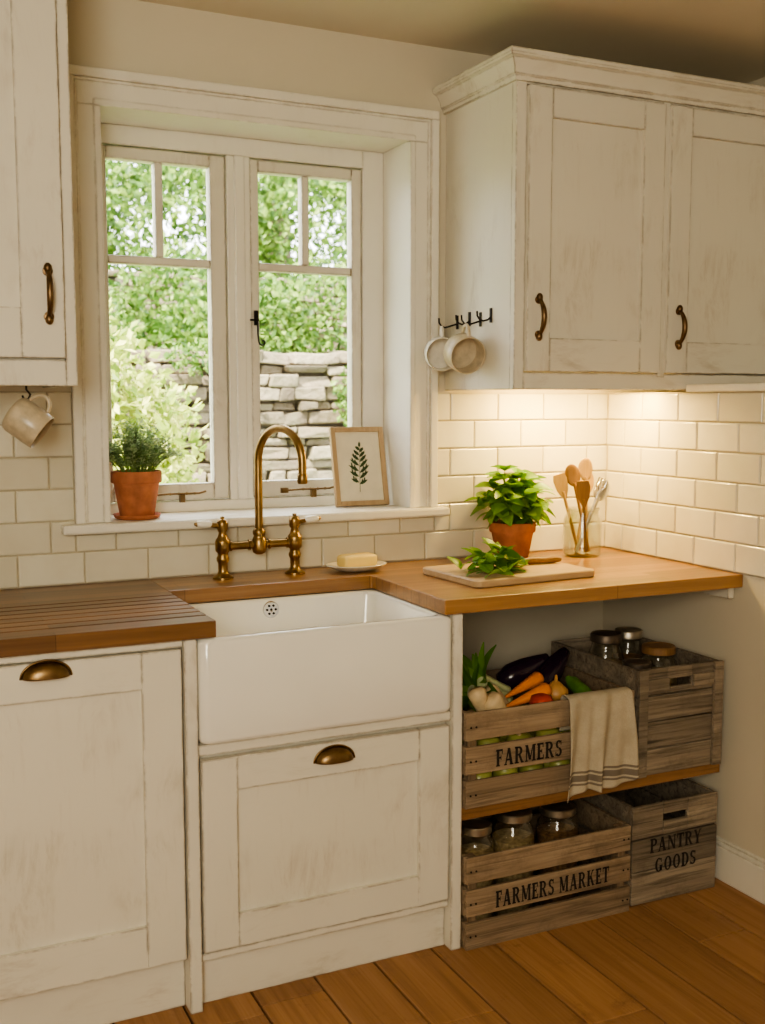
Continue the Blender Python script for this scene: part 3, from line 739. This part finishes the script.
# ------------------------------------------------------------ chopping board, knife, basil sprigs
g=empty('chopping_board',(1.695,2.70,ZC)); g.rotation_euler=(0,0,rad(4))
v,f=loft([rrect(-.210+i,.210-i,-.150+i,.150-i,.022,z) for i,z in ((.003,.0),(0,.003),(0,.017),(.003,.020))]); MB().add(v,f).build('board',M_board,g,local=True,smooth=40)
zb=ZC+.020
g=empty('kitchen_knife',(1.765,2.735,zb)); g.rotation_euler=(0,0,rad(-4))
m=MB(); m.tube([(.0,0,.011),(.03,0,.012),(.07,0,.011),(.11,.0,.012),(.132,0,.011)],[.0080,.0110,.0098,.0110,.0065],seg=12); m.build('handle',M_spoond,g,local=True,smooth=60)
m=MB(); v=[(-.0,-.010,.008),(-.0,.014,.008),(-.11,.013,.008),(-.15,-.006,.008),(-.13,-.014,.008),(-.06,-.018,.008)]; n=6
m.add([(a,b,c) for a,b,c in v]+[(a,b,c+.002) for a,b,c in v],[tuple(reversed(range(n))),tuple(range(n,2*n))]+[(i,(i+1)%n,n+(i+1)%n,n+i) for i in range(n)])
m.build('blade',M_steel,g,local=True)
CX,CY=1.638,2.67
g=empty('basil_sprigs',(CX,CY,zb)); m=MB();ms=MB(); rnd=random.Random(5)
for i in range(90):
    x=CX+rnd.gauss(0,.046); y=CY+rnd.gauss(0,.036); hh=.060*math.exp(-((x-CX)**2+(y-CY)**2)/.0045)
    L=rnd.uniform(.038,.062); V,F=leaf_pts(L,L*.68,.3,.35)
    mm=T(x,y,zb+.008+hh*rnd.random())@Matrix.Rotation(rnd.uniform(0,6.28),4,'Z')@R('Y',-rnd.uniform(0,55))@R('X',rnd.uniform(-50,50)); m.add(V,F,mm)
for i in range(8):
    a=rnd.uniform(0,6.28); ms.tube([(CX,CY,zb+.006),(CX+.04*math.cos(a),CY+.04*math.sin(a),zb+.008),(CX+.09*math.cos(a),CY+.07*math.sin(a),zb+.003)],.0018,seg=6)
m.v=[(p[0],p[1],max(p[2],zb+.0008)) for p in m.v]
m.build('basil_leaves',M_basil,g,smooth=180,fixn=False); ms.build('stems',M_stem,g)

# ------------------------------------------------------------ utensil jar
JX,JY=2.130,2.94
g=empty('utensil_jar',(JX,JY,ZC))
MB().lathe([(.052,ZC),(.059,ZC+.006),(.062,ZC+.015),(.062,ZC+.115),(.058,ZC+.130),(.052,ZC+.138),(.052,ZC+.150),(.055,ZC+.152),(.055,ZC+.158),(.051,ZC+.158),(.049,ZC+.138),(.058,ZC+.115),(.058,ZC+.012),(.001,ZC+.010)],T(JX,JY,0),36).build('glass_jar',M_jar,g,smooth=50)
def utensil(name,mat,bx_,by_,tx_,ty_,tz,kind,az=0):
    b=Vector((JX+bx_,JY+by_,ZC+.014)); t=Vector((JX+tx_,JY+ty_,tz)); M=axisM(b,(t-b),(math.cos(az),math.sin(az),0)); L=(t-b).length; m=MB()
    if kind=='spoon':
        m.tube([(0,0,0),(0,0,L*.4),(0,0,L-.055)],[.0058,.005,.0055],M,10)
        v=[];f=[];n=16
        for i in range(n+1):
            th=math.pi*i/n
            for k in range(16):
                ph=2*math.pi*k/16; v.append((.025*math.sin(th)*math.cos(ph),.007*math.sin(th)*math.sin(ph)+(.006*math.sin(th)**2),L-.03-.038*math.cos(th)))
        for i in range(n):
            for k in range(16): a=i*16+k;c=i*16+(k+1)%16; f.append((a,c,c+16,a+16))
        m.add(v,f,M)
    elif kind=='spatula':
        m.tube([(0,0,0),(0,0,L-.06)],[.0055,.0055],M,10)
        m.add(*loft([[(x,y,z) for x,y,z in ((-w,-.003,z),(w,-.003,z),(w,.003,z),(-w,.003,z))] for w,z in ((.006,L-.085),(.019,L-.055),(.023,L-.02),(.018,L))]),M)
    else:
        m.tube([(0,0,0),(0,0,L-.05),(0,.004,L-.03)],[.003,.003,.004],M,8)
        for q in (-.014,-.005,.005,.014): m.tube([(q*.4,.004,L-.045),(q,.006,L-.028),(q,.002,L)],.0022,M,6)
        m.tube([(-.015,.005,L-.029),(.015,.005,L-.029)],.0035,M,6)
    m.build(name,mat,g,smooth=50)
utensil('wooden_spoon',M_spoon,.02,.0,.000,-.012,1.215,'spoon',-.3)
utensil('wooden_spoon_dark',M_spoond,.02,-.01,-.050,.0,1.195,'spoon',-.5)
utensil('wooden_spatula',M_spoon,.0,.02,-.085,.018,1.170,'spatula',-.3)
utensil('steel_fork',M_steel,-.02,.01,.060,-.03,1.155,'fork',-.4)
utensil('steel_spoon',M_steel,-.03,-.01,.088,.0,1.140,'spoon',-.4)
utensil('slotted_spoon',M_spoon,-.01,.02,.045,.03,1.165,'spoon',-.2)
utensil('butter_spreader',M_spoond,.0,-.02,-.03,-.04,1.150,'spatula',-.6)

# ------------------------------------------------------------ mugs
def mug(name,mat,hook,d,r=.043,h=.078):
    g=empty(name,hook)
    M=axisM((hook[0],hook[1],hook[2]-.034-r),d,(0,0,1))@T(0,0,-h/2)
    m=MB(); m.lathe([(r*.80,0),(r*.9,.003),(r,.014),(r*1.0,h*.6),(r*.98,h-.002),(r*.95,h),(r*.91,h-.002),(r*.93,h*.6),(r*.90,.012),(.001,.008)],M,36)
    m.build('cup_body',mat,g,smooth=50)
    pts=[]
    for k in range(13):
        a=rad(-78+156*k/12); pts.append((r*.93+.036*math.cos(a)-.004,0,h/2+.026*math.sin(a)))
    m=MB(); m.tube(pts,.0052,M,10); m.build('cup_handle',mat,g,smooth=60)
def hook(g,x,y,z,side=True):
    m=MB()
    if side:
        m.add(*loft([rrect(1.6855,1.6898,y-.006,y+.006,.002,zz,2) for zz in (z-.012,z+.030)]))
        m.tube([(1.687,y,z+.004),(x+.028,y,z-.004),(x+.012,y,z-.008),(x,y,z-.004),(x-.008,y,z+.006),(x-.009,y,z+.020)],.0028,seg=8)
    else:
        m.tube([(x,y,z+.062),(x,y,z+.02),(x+.009,y,z+.008),(x+.004,y,z-.003),(x-.006,y,z-.003),(x-.010,y,z+.006)],.0026,seg=8)
    m.build('cup_hook',M_iron,g,smooth=50)
hook(CABR,1.650,2.925,1.645); hook(CABR,1.650,2.80,1.648)
for k,(yy,mt,dd,rr_) in enumerate(((3.000,M_mugw,(-.40,-1,-.12),.052),(2.860,M_mug,(-.14,-1,-.25),.056))):
    hook(CABR,1.632,yy,1.640); mug('coffee_mug',mt,(1.632,yy,1.638),dd,rr_,.078)
hook(CABL,.372,2.80,1.415,False); mug('coffee_mug',M_mug,(.372,2.80,1.438),(.95,-.35,-.75),.048,.09)

# ------------------------------------------------------------ jars
def jar(name,x,y,z,r,h,cont,lid):
    g=empty(name,(x,y,z))
    MB().lathe([(r*.9,0),(r,.006),(r,h*.74),(r*.92,h*.84),(r*.78,h*.88),(r*.78,h*.93),(.001,h*.93)],T(x,y,z),28).build('glass',M_jar,g,smooth=50)
    MB().lathe([(r*.88,.004),(r*.96,.01),(r*.96,h*.74),(.001,h*.76)],T(x,y,z),24).build('contents',cont,g,smooth=40)
    MB().lathe([(r*.82,h*.925),(r*.85,h*.93),(r*.85,h*.99),(r*.80,h),(r*.66,h),(r*.64,h*.995),(.001,h*.995)],T(x,y,z),28).build('lid',lid,g,smooth=40)
zj=ZF+.0125
jar('storage_jar',1.475,2.50,zj,.052,.295,M_grain,M_lid); jar('storage_jar',1.615,2.53,zj,.062,.300,M_grain,M_lid); jar('storage_jar',1.765,2.53,zj,.062,.290,M_beans,M_lid); jar('storage_jar',1.69,2.68,zj,.05,.26,M_beans,M_lid)
jar('storage_jar',2.045,2.69,.3475,.056,.350,M_grain,M_lidd); jar('storage_jar',2.175,2.60,.3475,.060,.318,M_grain,M_spoond); jar('storage_jar',2.185,2.76,.3475,.052,.335,M_beans,M_lid); jar('storage_jar',2.045,2.54,.3475,.050,.295,M_beans,M_lidd)

# ------------------------------------------------------------ vegetables in crate
def veg(name,mat,prof,M):
    g=empty(name,M.translation); m=MB(); m.lathe(prof,M,18); m.build('body',mat,g,smooth=60)
def root(L,r): return [(.001,0),(r*.2,L*.1),(r*.5,L*.4),(r*.85,L*.75),(r,L*.92),(r*.8,L*.98),(.002,L)]
zr=.56
veg('carrot',M_carrot,root(.16,.022),axisM((1.56,2.52,zr+.00),(.9,-.1,.28),(1,0,0)))
veg('carrot',M_carrot,root(.15,.021),axisM((1.60,2.575,zr+.01),(.9,.1,.3),(1,0,0)))
veg('parsnip',M_parsnip,root(.17,.030),axisM((1.60,2.465,zr-.07),(-.70,-.02,.80),(0,1,0)))
veg('parsnip',M_parsnip,root(.16,.027),axisM((1.66,2.55,zr-.06),(-.80,.1,.75),(0,1,0)))
veg('parsnip',M_parsnip,root(.15,.026),axisM((1.51,2.47,zr-.06),(-.3,.05,.8),(0,1,0)))
TOM=[(.001,0),(.02,.004),(.032,.02),(.034,.032),(.028,.05),(.012,.056),(.001,.052)]
veg('tomato',M_tom,TOM,T(1.66,2.465,zr-.010))
veg('onion',M_onion,[(.001,0),(.022,.004),(.036,.022),(.034,.040),(.016,.058),(.005,.066),(.004,.080),(.001,.082)],T(1.745,2.520,zr-.004))
AUB=[(.001,0),(.028,.012),(.040,.05),(.036,.10),(.024,.15),(.016,.18),(.001,.185)]
veg('aubergine',M_auber,AUB,axisM((1.76,2.65,zr-.01),(.6,.2,.45),(0,1,0)))
veg('aubergine',M_auber,AUB,axisM((1.67,2.71,zr+.015),(.8,-.05,.30),(0,1,0)))
def leek(x,y,z,d,seed):
    rnd=random.Random(seed); M=axisM((x,y,z),d,(0,0,1)); g=empty('leek',(x,y,z))
    MB().lathe([(.010,-.004),(.017,.004),(.015,.03),(.015,.10),(.019,.13)],M,16).build('shank',M_leekw,g,smooth=60)
    m=MB()
    for k in range(9):
        a=k*.9+rnd.random(); L=rnd.uniform(.07,.11); V,F=leaf_pts(L,.036,.4,rnd.uniform(.2,.7),6)
        m.add(V,F,M@T(.006*math.cos(a),.006*math.sin(a),.105)@Matrix.Rotation(a,4,'Z')@R('Y',-50+rnd.uniform(-18,12)))
    m.build('leaves',M_basil,g,smooth=180,fixn=False)
leek(1.66,2.63,zr-.01,(-.75,-.15,.45),1); leek(1.68,2.67,zr,(-.7,-.1,.40),2); leek(1.64,2.60,zr-.01,(-.8,.05,.30),4)
m=MB(); ap=[(.001,-.030),(.014,-.034),(.030,-.020),(.038,.002),(.033,.024),(.016,.034),(.001,.028)]
for (x,y,z) in ((1.47,2.475,.39),(1.55,2.475,.40),(1.64,2.48,.385),(1.73,2.48,.39),(1.83,2.48,.39),(1.50,2.485,.475),(1.60,2.48,.47),(1.70,2.49,.47),(1.80,2.49,.47),(1.86,2.52,.49)): m.lathe(ap,T(x,y,z),16)
for k in range(40):
    x=1.46+.40*random.random(); y=2.50+.22*random.random(); m.lathe(ap,T(x,y,.39+.12*random.random()),10)
m.build('apple_heap',M_apple,None,smooth=60)
veg('courgette',M_leekg,[(.001,0),(.018,.006),(.022,.05),(.020,.12),(.012,.14),(.010,.15),(.001,.152)],axisM((1.845,2.48,.56),(.10,.9,.18),(0,1,0)))

# ------------------------------------------------------------ garden
def leafcloud(name,mat,centers,n,size,parent=None):
    vs=[];fs=[];tot=0
    wts=np.array([c[3]*c[4]+c[3]*c[5]+c[4]*c[5] for c in centers]); wts=wts/wts.sum()
    for c,w in zip(centers,wts):
        k=int(n*w)
        d=rng.normal(size=(k,3)); d/=np.linalg.norm(d,axis=1)[:,None]
        lump=1+.16*np.sin(d[:,:1]*7+c[0]*3)*np.sin(d[:,2:]*8+c[1]*2)
        rr=rng.uniform(.62,1.06,size=(k,1))*lump; P=d*rr*np.array(c[3:6])+np.array(c[:3])
        u=rng.normal(size=(k,3))+d*.5; u/=np.linalg.norm(u,axis=1)[:,None]
        t=rng.normal(size=(k,3)); w_=np.cross(u,t); w_/=np.linalg.norm(w_,axis=1)[:,None]; nn=np.cross(u,w_)
        s=rng.uniform(.6,1.4,size=(k,1))*size
        A=P; B=P+u*s*.5+w_*s*.3+nn*s*.1; C=P+u*s; D=P+u*s*.5-w_*s*.3+nn*s*.1
        V=np.stack([A,B,C,D],1).reshape(-1,3); idx=np.arange(k)*4+tot
        vs.append(V); fs.append(np.stack([idx,idx+1,idx+2,idx+3],1)); tot+=k*4
    V=np.concatenate(vs); F=np.concatenate(fs); c0=V.mean(0); V=V-c0
    me=bpy.data.meshes.new(name); me.from_pydata(V.tolist(),[],F.tolist()); me.materials.append(mat)
    ob=bpy.data.objects.new(name,me); scene.collection.objects.link(ob); ob.location=c0
    if parent: ob.parent=parent; ob.location=Vector(c0)-Vector(parent.location)
    return ob
def stonewall(name,x0,x1,y0,y1,z0,z1):
    m=MB(); z=z0; rnd=random.Random(int(z1*100))
    m.box(x0,x1,y0+.08,y1-.02,z0,z1-.05)
    while z<z1:
        h=rnd.uniform(.042,.088); x=x0
        while x<x1:
            w=rnd.uniform(.08,.30); j=lambda a:rnd.uniform(-a,a); g_=.004; dz=j(.012)
            v=[];yo=j(.035)
            for (px,py,pz) in ((x+g_,y0+yo,z+g_),(x+w-g_,y0+yo,z+g_),(x+w-g_,y1,z+g_),(x+g_,y1,z+g_),(x+g_,y0+yo,z+h-g_),(x+w-g_,y0+yo,z+h-g_),(x+w-g_,y1,z+h-g_),(x+g_,y1,z+h-g_)): v.append((px+j(.016),py+j(.02),pz+dz*.6+j(.009)))
            m.add(v,[(0,3,2,1),(4,5,6,7),(0,1,5,4),(1,2,6,5),(2,3,7,6),(3,0,4,7)]); x+=w
        z+=h
    m.build(name,M_stone,None,bevel=.012)
m=MB(); m.box(-6,14,YB+.26,6.0,-.4,-.1).box(-6,14,6.34,8.2,1.0,1.60).box(-6,14,8.55,16,1.5,2.20); m.build('garden_ground',M_grass)
stonewall('dry_stone_wall',-1.5,6.5,6.0,6.3,-.1,1.68); stonewall('dry_stone_wall',-1.5,8.5,8.2,8.5,1.5,2.35)  # two dry stone walls retaining the garden levels
leafcloud('flowering_shrub',M_leafy,[(.90,4.9,.9,.50,.4,.70),(1.05,5.2,1.15,.40,.35,.55),(.55,5.0,1.2,.5,.4,.75),(1.35,5.4,.65,.35,.3,.45),(.72,5.3,1.6,.36,.35,.45)],15000,.055)
leafcloud('garden_bush',M_leafg,[(2.2,6.75,1.85,.50,.3,.32),(2.9,6.9,1.9,.6,.35,.42),(1.15,6.9,1.75,.45,.35,.25),(3.7,6.9,1.9,.6,.35,.4),(.4,6.9,1.9,.6,.4,.5),(2.0,7.3,2.05,.5,.3,.35)],16000,.055)
leafcloud('climbing_ivy',M_leafg,[(1.22,5.86,1.15,.18,.07,.24),(1.70,5.86,1.64,.20,.07,.08),(2.62,5.86,1.42,.12,.07,.20),(2.30,5.86,.72,.30,.08,.18),(3.0,5.86,1.6,.3,.08,.2)],3200,.038)
leafcloud('ivy_hedge',M_leafg,[(1.0,9.2,2.75,1.0,.45,.5),(2.4,9.3,2.85,1.0,.45,.6),(3.8,9.3,2.9,1.0,.45,.6),(5.2,9.4,2.9,1.0,.45,.6),(-.4,9.3,2.8,1,.45,.6)],20000,.075)
def tree(x,y,z,h,cl):
    g=empty('garden_tree',(x,y,z)); m=MB(); m.tube([(x,y,z),(x+.05,y,z+h*.4),(x-.05,y,z+h*.75),(x,y,z+h)],[.16,.13,.09,.04],seg=10)
    for c in cl: m.tube([(x,y,z+h*.5),((x+c[0])/2,(y+c[1])/2,(z+h*.5+c[2])/2+.1),(c[0],c[1],c[2])],[.06,.04,.02],seg=6)
    m.build('trunk',M_bark,g,smooth=60); leafcloud('foliage',M_leafd,cl,16000,.085,g)
tree(1.2,10.8,2.15,2.6,[(1.0,10.6,4.1,.9,.7,.7),(.2,10.8,4.5,.8,.7,.8),(1.9,10.9,4.6,.8,.7,.7),(1.2,10.7,5.3,1.2,.8,.7)])
tree(4.0,11.0,2.15,2.6,[(3.6,10.8,4.0,.8,.7,.6),(4.5,11,4.5,.9,.7,.8),(3.5,11.1,5.1,1.0,.8,.7),(5.2,11,4.0,.8,.7,.7),(2.6,11.2,3.9,.6,.6,.6)])
tree(7.0,11.5,2.15,2.8,[(6.6,11.4,4.4,1.2,.9,1),(7.6,11.5,5,1.2,.9,1)])
tree(-1.8,10.8,2.15,2.8,[(-1.6,10.8,4.4,1.2,.9,1),(-2.4,11,5,1.2,.9,1)])

# ------------------------------------------------------------ lights
def area(name,loc,target,sx,sy,W,col):
    l=bpy.data.lights.new(name,'AREA'); l.shape='RECTANGLE'; l.size=sx; l.size_y=sy; l.energy=W; l.color=col
    o=bpy.data.objects.new(name,l); o.location=loc; o.rotation_euler=(Vector(target)-Vector(loc)).to_track_quat('-Z','Y').to_euler(); scene.collection.objects.link(o); return o
sun=bpy.data.lights.new('sun','SUN'); sun.energy=20; sun.angle=rad(2); sun.color=(1,.92,.74)
so=bpy.data.objects.new('sun',sun); scene.collection.objects.link(so); so.rotation_euler=Vector((.62,.48,-.95)).to_track_quat('-Z','Y').to_euler(); so.location=(0,0,8)
area('rear_fill_light',(-.85,-.9,1.80),(1.4,2.9,1.05),1.2,1.1,54,(1,.92,.74))  # added fill light behind the camera; there is no window there
l=area('window_portal',(1.09,3.36,1.6),(1.09,0,1.6),.95,1.2,1,(1,1,1)); l.data.cycles.is_portal=True
area('under_cabinet_lamp',(2.07,2.88,1.460),(2.10,2.97,.9),.40,.03,7.5,(1,.68,.22))
w=bpy.data.worlds.new('world'); scene.world=w; w.use_nodes=True
bg=w.node_tree.nodes['Background']; bg.inputs[0].default_value=(.95,.97,1,1); bg.inputs[1].default_value=6.0

# ------------------------------------------------------------ camera
cam=bpy.data.cameras.new('camera'); cam.sensor_fit='VERTICAL'; cam.sensor_height=36; cam.lens=1094/1024*36; cam.sensor_width=36
cam.dof.use_dof=True; cam.dof.focus_distance=2.95; cam.dof.aperture_fstop=4.0; cam.clip_start=.05
c=bpy.data.objects.new('camera',cam); scene.collection.objects.link(c); c.location=(0,0,1.41); c.rotation_euler=(rad(90-5.85),0,rad(-25.5)); scene.camera=c
try:
    scene.view_settings.view_transform='AgX'; scene.view_settings.look='AgX - Medium High Contrast'; scene.view_settings.exposure=0.62
except Exception as e: print(e)
